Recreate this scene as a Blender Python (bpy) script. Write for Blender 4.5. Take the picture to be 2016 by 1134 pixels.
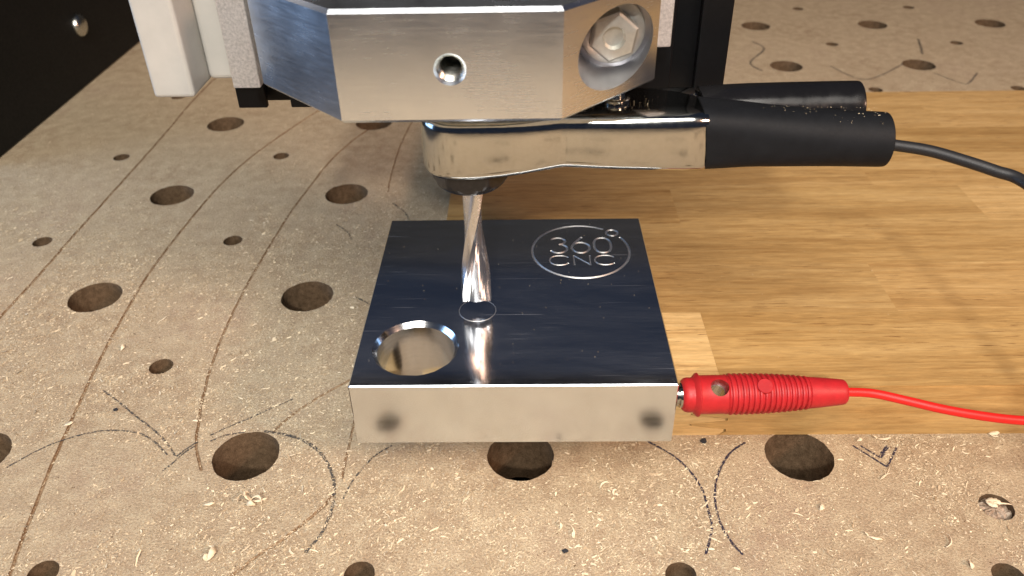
import bpy, bmesh, math, random
import numpy as np
from mathutils import Vector, Matrix
from mathutils.geometry import delaunay_2d_cdt

random.seed(7); rng = np.random.default_rng(11)
S = 0.001                      # everything below is written in millimetres
scene = bpy.context.scene
for o in list(bpy.data.objects): bpy.data.objects.remove(o)
C = scene.collection

# ------------------------------------------------------------------ camera
cd = bpy.data.cameras.new('camera'); cam = bpy.data.objects.new('camera', cd); C.objects.link(cam)
R = Vector((0.99982704, 0.00908269, -0.01622954)); U = Vector((0.00811782, 0.57199913, 0.82021406)); F = Vector((-0.01673303, 0.82020394, -0.57182646))
cam.matrix_world = Matrix(((R.x, U.x, -F.x, 3.2222*S), (R.y, U.y, -F.y, -146.0902*S), (R.z, U.z, -F.z, 174.1138*S), (0, 0, 0, 1)))
cd.sensor_width = 36; cd.lens = 1588.1/2016*36; cd.clip_start = 0.005; cd.clip_end = 50
cd.dof.use_dof = True; cd.dof.focus_distance = 0.205; cd.dof.aperture_fstop = 27
scene.camera = cam
scene.render.resolution_x = 1024; scene.render.resolution_y = 576

# ------------------------------------------------------------------ light
w = bpy.data.worlds.new('World'); scene.world = w; w.use_nodes = True
bg = w.node_tree.nodes['Background']; bg.inputs[0].default_value = (0.45, 0.60, 1.0, 1); bg.inputs[1].default_value = 0.044
def area(name, loc, target, size, power, col, size_y=None, shape='RECTANGLE'):
    l = bpy.data.lights.new(name, 'AREA'); l.shape = shape; l.size = size*S; l.size_y = (size_y or size)*S
    l.energy = power; l.color = col
    o = bpy.data.objects.new(name, l); C.objects.link(o)
    o.location = Vector(loc)*S
    o.rotation_euler = (Vector(target)-Vector(loc)).to_track_quat('-Z', 'Y').to_euler()
    return o
area('workshop_lamp', (-60, -760, 640), (0, 60, 20), 55, 6.0, (1.0, 0.96, 0.90), shape='DISK')
area('ceiling_light', (40, -430, 760), (20, 60, 0), 620, 7.6, (1.0, 0.94, 0.86), 380)
area('window_light', (-900, 60, 260), (0, 90, 20), 560, 4.6, (0.36, 0.60, 1.0), 520)
area('warm_lamp', (620, -420, 520), (30, 40, 0), 160, 3.9, (1.0, 0.60, 0.40), shape='DISK')
vs = scene.view_settings; vs.view_transform = 'Standard'; vs.look = 'None'; vs.gamma = 1; vs.use_curve_mapping = False; vs.exposure = 0.03
scene.render.engine = 'CYCLES'; scene.cycles.max_bounces = 10; scene.cycles.glossy_bounces = 6
scene.cycles.sample_clamp_indirect = 6

# ------------------------------------------------------------------ material helpers
class NT:
    def __init__(s, name):
        s.m = bpy.data.materials.new(name); s.m.use_nodes = True; s.t = s.m.node_tree; s.t.nodes.clear()
        s.out = s.n('ShaderNodeOutputMaterial'); s.b = s.n('ShaderNodeBsdfPrincipled'); s.l(s.b.outputs[0], s.out.inputs[0])
    def n(s, typ, **kw):
        nd = s.t.nodes.new(typ)
        for k, v in kw.items(): setattr(nd, k, v)
        return nd
    def l(s, a, b): s.t.links.new(a, b)
    def coord(s, scale=(1, 1, 1), rand=False, rot=(0, 0, 0)):        # object coordinates in millimetres
        tc = s.n('ShaderNodeTexCoord'); mp = s.n('ShaderNodeMapping'); mp.inputs['Scale'].default_value = [v*1000 for v in scale]; mp.inputs['Rotation'].default_value = rot
        s.l(tc.outputs['Object'], mp.inputs[0])
        if rand:
            oi = s.n('ShaderNodeObjectInfo'); mu = s.n('ShaderNodeMath', operation='MULTIPLY'); mu.inputs[1].default_value = 731.0
            s.l(oi.outputs['Random'], mu.inputs[0]); cb = s.n('ShaderNodeCombineXYZ')
            s.l(mu.outputs[0], cb.inputs[0]); s.l(mu.outputs[0], cb.inputs[1]); s.l(cb.outputs[0], mp.inputs['Location'])
        return mp.outputs[0]
    def noise(s, v, scale, detail=3, rough=.55, dist=0):
        n = s.n('ShaderNodeTexNoise'); n.inputs['Scale'].default_value = scale; n.inputs['Detail'].default_value = detail
        n.inputs['Roughness'].default_value = rough; n.inputs['Distortion'].default_value = dist; s.l(v, n.inputs['Vector']); return n.outputs['Fac']
    def ramp(s, f, stops, interp='LINEAR'):
        r = s.n('ShaderNodeValToRGB'); r.color_ramp.interpolation = interp
        e = r.color_ramp.elements
        while len(e) < len(stops): e.new(.5)
        for el, (p, c) in zip(e, stops):
            el.position = p; el.color = (c, c, c, 1) if not hasattr(c, '__len__') else (*c, 1)
        s.l(f, r.inputs[0]); return r.outputs[0]
    def mix(s, f, a, b, mode='MIX'):
        m = s.n('ShaderNodeMix', data_type='RGBA', blend_type=mode)
        for sock, v in ((m.inputs[0], f), (m.inputs[6], a), (m.inputs[7], b)):
            if isinstance(v, (int, float)): sock.default_value = v
            elif isinstance(v, tuple): sock.default_value = (*v, 1) if len(v) == 3 else v
            else: s.l(v, sock)
        return m.outputs[2]
    def bump(s, h, dist, strength=1.0, prev=None):
        b = s.n('ShaderNodeBump'); b.inputs['Distance'].default_value = dist*S; b.inputs['Strength'].default_value = strength
        s.l(h, b.inputs['Height'])
        if prev: s.l(prev, b.inputs['Normal'])
        return b.outputs[0]
    def set(s, **kw):
        for k, v in kw.items():
            i = s.b.inputs[k.replace('_', ' ')]
            if hasattr(v, 'is_linked') or isinstance(v, bpy.types.NodeSocket): s.l(v, i)
            elif isinstance(v, tuple) and len(v) == 3: i.default_value = (*v, 1)
            else: i.default_value = v
        return s.m

def mat_mdf():
    t = NT('mdf_surface'); v = t.coord()
    big = t.noise(v, .022, 4, .6); mid = t.noise(v, .16, 4, .65); fine = t.noise(v, 1.6, 4, .7); grain = t.noise(v, 5.0, 2, .6)
    col = t.ramp(big, [(.30, (.425, .303, .192)), (.55, (.505, .378, .245)), (.75, (.475, .338, .232))])
    dust = t.ramp(t.mix(.5, mid, fine), [(.44, 0.0), (.60, 1.0)])
    col = t.mix(dust, col, (.63, .50, .33))
    col = t.mix(.70, col, t.ramp(fine, [(.30, .38), (.5, .5), (.70, .62)]), 'OVERLAY')  # both overlays also paint dark micro-shadows between the dust grains
    col = t.mix(.50, col, t.ramp(grain, [(.32, .30), (.5, .5), (.70, .68)]), 'OVERLAY')
    spots = t.ramp(t.noise(v, .9, 2, .5), [(.24, 1.0), (.29, 0.0)])
    col = t.mix(spots, col, (.20, .13, .075))
    bn = t.bump(mid, .6, .6); bn = t.bump(fine, .60, 1.0, bn); bn = t.bump(grain, .20, 1.0, bn)
    return t.set(Base_Color=col, Roughness=.85, Specular_IOR_Level=.15, Normal=bn)
def mat_core(name='mdf_core_shaded', c0=(.16, .085, .04), c1=(.30, .175, .09)):
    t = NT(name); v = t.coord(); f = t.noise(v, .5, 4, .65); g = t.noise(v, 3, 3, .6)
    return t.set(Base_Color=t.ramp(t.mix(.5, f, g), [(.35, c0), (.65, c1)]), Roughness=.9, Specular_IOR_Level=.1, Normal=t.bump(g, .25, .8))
def mat_groove():
    t = NT('scored_mdf'); v = t.coord(); f = t.noise(v, .25, 4, .65); g = t.noise(v, 2.5, 3, .6)
    c = t.ramp(g, [(.35, (.15, .085, .042)), (.65, (.33, .21, .12))])
    c = t.mix(t.ramp(t.mix(.45, f, g), [(.45, 0.0), (.60, .7)]), c, (.45, .34, .22))
    return t.set(Base_Color=c, Roughness=.9, Specular_IOR_Level=.1, Normal=t.bump(g, .3, .9))
def mat_oak():
    t = NT('oak'); v = t.coord((.06, 1, 1), rand=True)
    oi = t.n('ShaderNodeObjectInfo')
    wav = t.noise(v, .12, 4, .6, 1.2); g = t.noise(v, .6, 5, .66, .8); fine = t.noise(v, 2.6, 3, .6)
    col = t.ramp(t.mix(.5, wav, g), [(.30, (.31, .170, .058)), (.46, (.445, .270, .103)), (.60, (.545, .352, .148)), (.74, (.635, .44, .21))])
    v2 = t.coord((.07, 1, 1), rand=True); v3 = t.coord((.10, 1.9, 1.9), rand=True)
    por = t.ramp(t.noise(v3, 1.1, 2, .5), [(.29, 1.0), (.34, 0.0)])
    zone = t.ramp(t.noise(t.coord((.02, .3, .3), rand=True), .3, 2), [(.40, 0.0), (.55, 1.0)])
    pz = t.n('ShaderNodeMath', operation='MULTIPLY'); t.l(por, pz.inputs[0]); t.l(zone, pz.inputs[1])
    col = t.mix(pz.outputs[0], col, (.20, .10, .036))
    col = t.mix(.6, col, t.ramp(fine, [(.30, .38), (.5, .5), (.70, .61)]), 'OVERLAY')
    ray_ = t.noise(t.coord((.22, .8, .8), rand=True), .55, 4, .7, .6); col = t.mix(.5, col, t.ramp(ray_, [(.30, .40), (.5, .5), (.70, .62)]), 'OVERLAY')
    col = t.mix(1.0, col, oi.outputs['Color'], 'MULTIPLY')
    bn = t.bump(g, .12, .5); bn = t.bump(fine, .06, .6, bn)
    return t.set(Base_Color=col, Roughness=t.ramp(g, [(.3, .5), (.7, .36)]), Specular_IOR_Level=.38, Normal=bn)
def mat_metal(name, col=(.86, .86, .87), rough=.16, grain=(.03, 1.0, 1.0), gs=2.2, bumpd=.006, rv=.08, bumps=.5, scr=0):
    t = NT(name); v = t.coord(grain); g = t.noise(v, gs, 4, .65); big = t.noise(t.coord(), .09, 3, .55)
    r0 = t.mix(.5, t.ramp(g, [(.3, max(.02, rough-rv)), (.7, rough+rv)]), t.ramp(big, [(.3, max(.02, rough-rv)), (.7, rough+rv)]))
    c = t.mix(.6, col, t.ramp(g, [(.25, .42), (.5, .5), (.75, .56)]), 'OVERLAY')
    bn = t.bump(g, bumpd, bumps)
    if scr:
        sv = t.coord((1, .06, 1), rot=(0, 0, .6)); sn = t.ramp(t.noise(sv, .8, 3, .6, 1.2), [(.66, 0.0), (.70, 1.0)])
        bn = t.bump(sn, scr, .35, bn)
    return t.set(Base_Color=c, Metallic=1.0, Roughness=r0, Normal=bn)
def mat_plain(name, col, rough=.5, spec=.4, var=.12, sc=.6, bd=.02, metallic=0.0, bs=.5):
    t = NT(name); v = t.coord(); n = t.noise(v, sc, 4, .6); f = t.noise(v, sc*7, 3, .6)
    c = t.mix(1.0, col, t.ramp(n, [(.25, 1-var), (.75, 1+var)]), 'MULTIPLY')
    return t.set(Base_Color=c, Roughness=t.ramp(f, [(.25, max(.03, rough-.08)), (.75, rough+.08)]), Specular_IOR_Level=spec, Metallic=metallic, Normal=t.bump(f, bd, bs))
def mat_chip(name, a, b, trans=.15):
    t = NT(name); at = t.n('ShaderNodeAttribute'); at.attribute_name = 'tone'
    col = t.ramp(at.outputs['Fac'], [(0.0, a), (.75, b), (1.0, tuple(min(.9, x*1.25) for x in b))])
    return t.set(Base_Color=col, Roughness=.75, Specular_IOR_Level=.2)
def mat_pencil(name, col, lo=.40, hi=.52, sc=1.8):
    t = NT(name); v = t.coord(); a = t.ramp(t.noise(v, sc, 3, .7), [(lo, 1.0), (hi, 0.0)])
    return t.set(Base_Color=col, Roughness=.6, Alpha=a)

def mat_plate_top():
    m = mat_metal('ground_aluminium', (.74, .77, .82), .12, (.12, 1, 1), 1.6, .0022, .05, .5, .008)
    t = NT.__new__(NT); t.m = m; t.t = m.node_tree
    out = [n for n in t.t.nodes if n.type == 'OUTPUT_MATERIAL'][0]; b = [n for n in t.t.nodes if n.type == 'BSDF_PRINCIPLED'][0]
    g = t.n('ShaderNodeBsdfAnisotropic'); g.inputs['Color'].default_value = (.80, .82, .86, 1)
    g.inputs['Roughness'].default_value = .78
    smear = t.ramp(t.noise(t.coord((.25, 1, 1), rot=(0, 0, .5)), .055, 4, .62, 1.0), [(.36, .008), (.70, .06)])
    brush = t.ramp(t.noise(t.coord((.10, 2.2, 1), rot=(0, 0, .45)), 1.3, 3, .65), [(.36, .55), (.72, 1.15)])
    fac = t.mix(1.0, smear, brush, 'MULTIPLY')
    sc = t.ramp(t.noise(t.coord((.03, 1.6, 1), rot=(0, 0, -.75)), .9, 2, .5, .4), [(.695, 0.0), (.72, .16)])
    fac = t.mix(1.0, fac, sc, 'ADD')
    mx = t.n('ShaderNodeMixShader'); t.l(fac, mx.inputs[0]); t.l(b.outputs[0], mx.inputs[1]); t.l(g.outputs[0], mx.inputs[2]); t.l(mx.outputs[0], out.inputs[0])
    return m

M = dict(
    mdf=mat_mdf(), core=mat_core('mdf_core_shaded', (.055, .034, .018), (.165, .108, .064)), groove=mat_groove(), void=mat_plain('painted_hole_dark', (.012, .010, .008), .9, .05),  # core has the holes' shade put into its colour; void is painted darkness
    oak=mat_oak(),
    plate_top=mat_plate_top(),
    plate_side=mat_metal('milled_aluminium', (.86, .925, 1.0), .155, (.03, 1, 1), 2.4, .004, .04, .6),
    engrave=mat_metal('engraved_aluminium', (.97, .97, .97), .40, (1, 1, 1), 3, .004, .05),
    bright=mat_metal('turned_aluminium', (.84, .85, .86), .15, (.04, .04, 1), 1.6, .012, .06, .6),
    mount=mat_metal('brushed_aluminium', (.85, .905, .975), .25, (.06, .06, 1), 2.4, .003, .06, .5),
    chrome=mat_metal('nickel_plate', (.52, .525, .50), .15, (1, 1, 1), .8, .012, .05, .5),
    carbide=mat_metal('ground_carbide', (.74, .74, .745), .27, (.6, .6, .3), 2.0, .0002, .012),
    bore=mat_metal('bored_wall_shaded', (.58, .61, .66), .19, (.04, .04, 1), 1.3, .012, .07, .6),  # darker than the chamfer metal: painted shade so the hole reads deep
    pocket=mat_metal('bored_aluminium', (.50, .50, .52), .34, (.1, 1, .1), 1.6, .01, .06),
    bolt=mat_plain('zinc_bolt', (.56, .56, .52), .42, .5, .12, .7, .01, .85),
    steel=mat_metal('zinc_steel', (.58, .58, .54), .26, (1, 1, 1), 1.2, .01, .06),
    nut=mat_plain('black_oxide_steel', (.035, .033, .032), .34, .5, .2, 1.0, .01, .6),
    rubber=mat_plain('matte_black_sleeve', (.008, .009, .011), .58, .16, .2, .3, .03),
    gloss=mat_plain('glossy_black_sleeve', (.007, .007, .008), .22, .5, .2, .05, .004),
    cable_black=mat_plain('black_cable', (.014, .014, .016), .5, .4),
    red=mat_plain('red_plastic', (.44, .016, .020), .45, .4, .16, .35, .05),
    cable_red=mat_plain('red_cable', (.74, .016, .012), .42, .4, .05),
    black=mat_plain('black_anodised', (.004, .004, .0045), .42, .2, .15, .8, .01),
    panel=mat_plain('black_panel', (.006, .006, .006), .6, .25, .2, .1, .02),
    white=mat_plain('light_grey_plastic', (.43, .42, .39), .42, .4, .06, .2, .02),
    rough_grey=mat_plain('cast_grey', (.62, .58, .55), .42, .5, .30, 1.6, .35, .5, 1.0),
    pencil=mat_pencil('pencil_line', (.065, .06, .055), .46, .60), ink=mat_pencil('ink_line', (.022, .018, .04), .54, .68),
    faint=mat_pencil('faint_pencil', (.12, .095, .075), .44, .6),
    chip=mat_chip('sawdust_chip', (.34, .23, .13), (.74, .61, .42)),
    shaving=mat_plain('wood_shaving', (.80, .66, .46), .6, .25, .15, .8, .05),
    dark_chip=mat_plain('charred_chip', (.03, .03, .035), .7, .2),
    bench=mat_plain('bench_grey', (.30, .31, .33), .7, .2),
)

# ------------------------------------------------------------------ mesh helpers
def V3(o): return Vector(o)
def tag(o, label=None, cat=None, group=None, kind=None):
    for k, v in (('label', label), ('category', cat), ('group', group), ('kind', kind)):
        if v: o[k] = v
    return o
def empty(name, loc, label, cat, group=None):
    o = bpy.data.objects.new(name, None); C.objects.link(o); o.location = Vector(loc)*S; o.empty_display_size = .01
    return tag(o, label, cat, group)
def mk(name, verts, faces, mat, parent=None, smooth=None, origin=None):
    """verts in world millimetres; the object's origin sits at its parent's origin or at `origin`."""
    v = np.asarray(verts, float)*S
    org = np.zeros(3)
    q = parent
    while q is not None: org += np.array(q.location); q = q.parent
    loc = np.zeros(3)
    if origin is not None: loc = np.array(origin, float)*S - org
    me = bpy.data.meshes.new(name); me.from_pydata((v-org-loc).tolist(), [], [tuple(int(i) for i in f) for f in faces]); me.validate(); me.update()
    bm = bmesh.new(); bm.from_mesh(me); bmesh.ops.recalc_face_normals(bm, faces=bm.faces); bm.to_mesh(me); bm.free()
    for m in (mat if isinstance(mat, (list, tuple)) else [mat]): me.materials.append(m)
    o = bpy.data.objects.new(name, me); C.objects.link(o); o.parent = parent; o.location = loc
    if smooth is not None:
        for p in me.polygons: p.use_smooth = True
        me.set_sharp_from_angle(angle=math.radians(smooth))
    return o
def bevel(o, wd, seg=2, angle=30):
    m = o.modifiers.new('bevel', 'BEVEL'); m.width = wd*S; m.segments = seg; m.limit_method = 'ANGLE'; m.angle_limit = math.radians(angle); return o
def apply_mods(o):
    dg = bpy.context.evaluated_depsgraph_get(); dg.update()
    me = bpy.data.meshes.new_from_object(o.evaluated_get(dg)); old = o.data; o.modifiers.clear(); o.data = me; me.name = old.name; return o
def cut(o, cutters):
    for c in cutters:
        m = o.modifiers.new('cut', 'BOOLEAN'); m.operation = 'DIFFERENCE'; m.solver = 'EXACT'; m.object = c; m.material_mode = 'TRANSFER'
    apply_mods(o)
    for c in cutters: bpy.data.objects.remove(c)
    return o
def resmooth(o, ang):
    for p in o.data.polygons: p.use_smooth = True
    o.data.set_sharp_from_angle(angle=math.radians(ang))
def prism(poly, z0, z1):
    n = len(poly); v = [(x, y, z0) for x, y in poly]+[(x, y, z1) for x, y in poly]
    return v, [tuple(range(n))[::-1], tuple(range(n, 2*n))]+[(i, (i+1) % n, n+(i+1) % n, n+i) for i in range(n)]
def boxv(x0, x1, y0, y1, z0, z1): return prism([(x0, y0), (x1, y0), (x1, y1), (x0, y1)], z0, z1)
def frame(axis):
    a = Vector(axis).normalized(); t = Vector((0, 0, 1)) if abs(a.z) < .9 else Vector((0, 1, 0)); u = t.cross(a).normalized(); return a, u, a.cross(u)
def lathe(prof, org, axis, n=48, cap=True):
    a, u, v = frame(axis); o = Vector(org); vs_, fs = [], []
    for s, r in prof:
        for k in range(n):
            th = 2*math.pi*k/n; vs_.append(o+a*s+(u*math.cos(th)+v*math.sin(th))*r)
    for i in range(len(prof)-1):
        for k in range(n): fs.append((i*n+k, i*n+(k+1) % n, (i+1)*n+(k+1) % n, (i+1)*n+k))
    if cap: fs += [tuple(range(n))[::-1], tuple((len(prof)-1)*n+k for k in range(n))]
    return [tuple(p) for p in vs_], fs
def spline(pts, sub=8, closed=False):
    P = [Vector((*p, 0)) if len(p) == 2 else Vector(p) for p in pts]; out = []; n = len(P)
    for i in range(n if closed else n-1):
        g = (lambda j: P[j % n]) if closed else (lambda j: P[min(max(j, 0), n-1)])
        a, b, c, d = g(i-1), g(i), g(i+1), g(i+2)
        for k in range(sub):
            t = k/sub; out.append(.5*((2*b)+(c-a)*t+(2*a-5*b+4*c-d)*t*t+(3*b-a-3*c+d)*t**3))
    if not closed: out.append(P[-1])
    return out
def tube(path, r, n=16):
    vs_, fs = [], []; up = Vector((0, 0, 1))
    for i, p in enumerate(path):
        t = (path[min(i+1, len(path)-1)]-path[max(i-1, 0)]).normalized(); s = up.cross(t).normalized(); u = t.cross(s)
        for k in range(n):
            th = 2*math.pi*k/n; vs_.append(tuple(p+(s*math.cos(th)+u*math.sin(th))*r))
    for i in range(len(path)-1):
        for k in range(n): fs.append((i*n+k, i*n+(k+1) % n, (i+1)*n+(k+1) % n, (i+1)*n+k))
    fs += [tuple(range(n))[::-1], tuple((len(path)-1)*n+k for k in range(n))]
    return vs_, fs
def ribbon2d(path, wd, z, jit=0):
    vs_, fs = [], []
    for i, p in enumerate(path):
        t = (path[min(i+1, len(path)-1)]-path[max(i-1, 0)]); t.z = 0; t.normalize(); nn = Vector((-t.y, t.x, 0))
        h = wd*.5*(1+random.uniform(-jit, jit))
        vs_ += [(p.x+nn.x*h, p.y+nn.y*h, z), (p.x-nn.x*h, p.y-nn.y*h, z)]
    fs = [(2*i, 2*i+1, 2*i+3, 2*i+2) for i in range(len(path)-1)]
    return vs_, fs
def seg_dist(P, pl):
    """distance of points P (n,2) to a polyline pl (m,2)"""
    P = np.asarray(P, float); pl = np.asarray(pl, float); best = np.full(len(P), 1e9)
    for a, b in zip(pl[:-1], pl[1:]):
        d = b-a; L = d@d
        t = np.clip(((P-a)@d)/max(L, 1e-12), 0, 1); best = np.minimum(best, np.hypot(*(P-a-t[:, None]*d).T))
    return best
def engraved_sheet(outer, holes, strokes, vee=False):
    """A flat sheet with round openings and cut grooves: returns the 2D triangulation, a depth for every vertex
    and, for each triangle, -1 (sheet) or the stroke it belongs to. holes: closed loops with (cx, cy, r);
    strokes: (polyline, half width, depth, closed)."""
    pts, edges = [], []
    def loop(p, closed=True):
        b = len(pts); pts.extend(Vector((float(a), float(c))) for a, c in p)
        n = len(p); edges.extend((b+i, b+(i+1) % n) for i in range(n if closed else n-1))
    loop(outer)
    for lp, *_ in holes: loop(lp)
    for pl, hw, dp, closed in strokes:
        p = np.asarray(pl, float); n = len(p)
        tg = (np.roll(p, -1, 0)-np.roll(p, 1, 0)) if closed else np.gradient(p, axis=0)
        tg /= np.linalg.norm(tg, axis=1)[:, None]; nr = np.stack([-tg[:, 1], tg[:, 0]], 1)
        if closed:
            for k in (-1, -.62, 0, .62, 1): loop(p+nr*hw*k)
        else:
            cap = p.copy(); cap[0] -= tg[0]*hw*.6; cap[-1] += tg[-1]*hw*.6
            loop(np.concatenate([p+nr*hw, [cap[-1]], (p-nr*hw)[::-1], [cap[0]]]))
            for k in (-.62, 0, .62): loop(p+nr*hw*k, False)
    vo, eo, fo, *_ = delaunay_2d_cdt(pts, edges, [], 0, 1e-4)
    P = np.array([(q.x, q.y) for q in vo]); T = np.array([f for f in fo if len(f) == 3])
    cen = P[T].mean(1); keep = np.ones(len(T), bool)
    for lp, cx_, cy_, r in holes: keep &= np.hypot(cen[:, 0]-cx_, cen[:, 1]-cy_) > r*.985
    T = T[keep]; cen = cen[keep]; cls = np.full(len(T), -1); dep = np.zeros(len(P))
    for i, (pl, hw, dp, closed) in enumerate(strokes):
        q = np.asarray(pl, float)
        if closed: q = np.vstack([q, q[:1]])
        lo, hi = q.min(0)-hw*2, q.max(0)+hw*2
        nb = np.where(((P > lo) & (P < hi)).all(1))[0]
        d = seg_dist(P[nb], q)/hw; sh = 1-np.minimum(d, 1); dep[nb] = np.maximum(dep[nb], dp*(sh if vee else np.sqrt(np.clip(1-np.minimum(d, 1)**2, 0, 1)))*(d < .995))
        tb = np.where(((cen > lo) & (cen < hi)).all(1))[0]
        cls[tb[seg_dist(cen[tb], q) < hw*1.0]] = i
    return P, T, dep, cls
def sub(P, T, z): # compact a triangle subset
    u, inv = np.unique(T, return_inverse=True); return np.column_stack([P[u], z[u]]), inv.reshape(T.shape)
def circle(cx_, cy_, r, n=48, jit=0):
    ph = [random.uniform(0, 6.28) for _ in range(4)]
    return [(cx_+r*(1+jit*sum(math.sin(k*m+p_) for m, p_ in zip((5, 9, 14, 21), ph))/2*(random.random()))*math.cos(k_), cy_+r*(1+jit*sum(math.sin(k*m+p_) for m, p_ in zip((5, 9, 14, 21), ph))/2*(random.random()))*math.sin(k_)) for k, k_ in ((2*math.pi*i/n, 2*math.pi*i/n) for i in range(n))]

# the board was measured in its own drawing units; BED turns them into millimetres of the scene
ZW, BS = 6.2, .96439
def BED(x, y): return (x*BS+.115, y*BS-5.202)
# ------------------------------------------------------------------ wasteboard (the surface everything stands on)
X0, X1, Y0, Y1 = -253, 415, -318, 612
PITCH, GX, GY, PHI = 80.44, 1.89, 98.9, -.0061
def grid(i, j): return BED(GX+PITCH*(math.cos(PHI)*i-math.sin(PHI)*j), GY+PITCH*(math.sin(PHI)*i+math.cos(PHI)*j))
holes = []
for j in range(-4, 6):
    for i in range(-2, 5):
        x, y = grid(i, j)
        if X0+12 < x < X1-12: holes.append((x, y, 9.4, 'dog_hole'))
        x, y = grid(i-.5, j+.5)
        if X0+8 < x < X1-8 and j > -4: holes.append((x, y, 3.8, 'screw_hole'))
holes += [(*BED(129.2, -.9), 4.3, 'screw_hole')]
loops = [(circle(x, y, r, 72 if r > 6 else 36, .022 if r > 6 else .04), x, y, r) for x, y, r, _ in holes]
G = [
 [(-93.0, 312), (-111.3, 277.5), (-125.0, 243.0), (-134.0, 215.3), (-139.6, 187.0), (-142.6, 155), (-144.2, 129.4), (-144.4, 110), (-143.6, 92.2), (-142.4, 75.2), (-140.9, 59.6), (-139.5, 48), (-137.7, 35.1), (-135.5, 19.5), (-133.1, 5.4), (-131.0, -6.3), (-128.6, -17.5), (-125, -34), (-119, -60)],
 [(-66, 275), (-79.6, 250.3), (-86.5, 234), (-92.5, 212.4), (-97.0, 184), (-99.8, 163.3), (-101.6, 140.5), (-102.9, 118.8), (-103.6, 97.0), (-103.4, 80.5), (-102.5, 63.7), (-100.9, 50.4), (-98.4, 36.3), (-95.6, 24.7), (-93.3, 19.2), (-90.3, 13.3)],
 [(-184, 345), (-186.5, 317), (-187.3, 290), (-186.9, 257), (-186.8, 230), (-187.2, 200), (-187.5, 171), (-187.9, 150), (-187.9, 131), (-188, 110), (-188.6, 87), (-189, 50)],
 [(-50, 56), (-59.7, 46.8), (-66.4, 39.8), (-71.1, 33.1), (-73.5, 28.0)],
 [(-86, -40), (-71.1, -21.9), (-67.0, -16.7), (-62.0, -12.0), (-57.8, -7.1), (-52.8, -.4), (-50.3, 4.4)],
 [(-57, 262), (-59.6, 233.0), (-60.0, 197.2), (-59.2, 181.3)],
 [(-49.8, 44), (-49.5, 30.7), (-49.4, 18.3), (-49.1, 9.9)],
]
GW = [.55, .48, .6, .45, .52, .36, .38]
strokes = []
for pl, hw in zip(G, GW):
    sp = spline([BED(*q) for q in pl], 7)
    strokes.append(([(p.x+random.uniform(-.12, .12), p.y+random.uniform(-.08, .08)) for p in sp], hw, hw*.9, False))
P, T, dep, cls = engraved_sheet([(X0, Y0), (X1, Y0), (X1, Y1), (X0, Y1)], loops, strokes)
v, f = sub(P, T[cls < 0], ZW-dep*0)
wb = mk('wasteboard', v, f, M['mdf']); tag(wb, kind='structure')
for k in range(len(strokes)):
    tk = T[cls == k]
    if len(tk):
        v, f = sub(P, tk, ZW-dep); mk('groove', v, f, M['groove'], wb)
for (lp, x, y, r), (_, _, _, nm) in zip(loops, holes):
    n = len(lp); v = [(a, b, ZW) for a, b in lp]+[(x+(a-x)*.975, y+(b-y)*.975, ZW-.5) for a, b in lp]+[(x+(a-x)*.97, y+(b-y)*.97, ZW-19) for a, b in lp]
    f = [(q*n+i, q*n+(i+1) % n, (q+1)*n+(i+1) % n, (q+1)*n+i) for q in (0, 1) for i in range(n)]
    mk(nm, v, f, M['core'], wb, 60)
v, f = boxv(X0, X1, Y0, Y1, -55, -28); o = mk('hole_dark_plate', v, f, M['void']); tag(o, kind='structure')  # near-black plate added so the board's holes end in darkness
for nm, bx in (('board_edge', (X0, X1, Y0-.02, Y0, ZW-19, ZW-.01)), ('board_edge', (X1, X1+.02, Y0, Y1, ZW-19, ZW-.01))):
    v, f = boxv(*bx); mk(nm, v, f, M['core'], wb)

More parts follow.
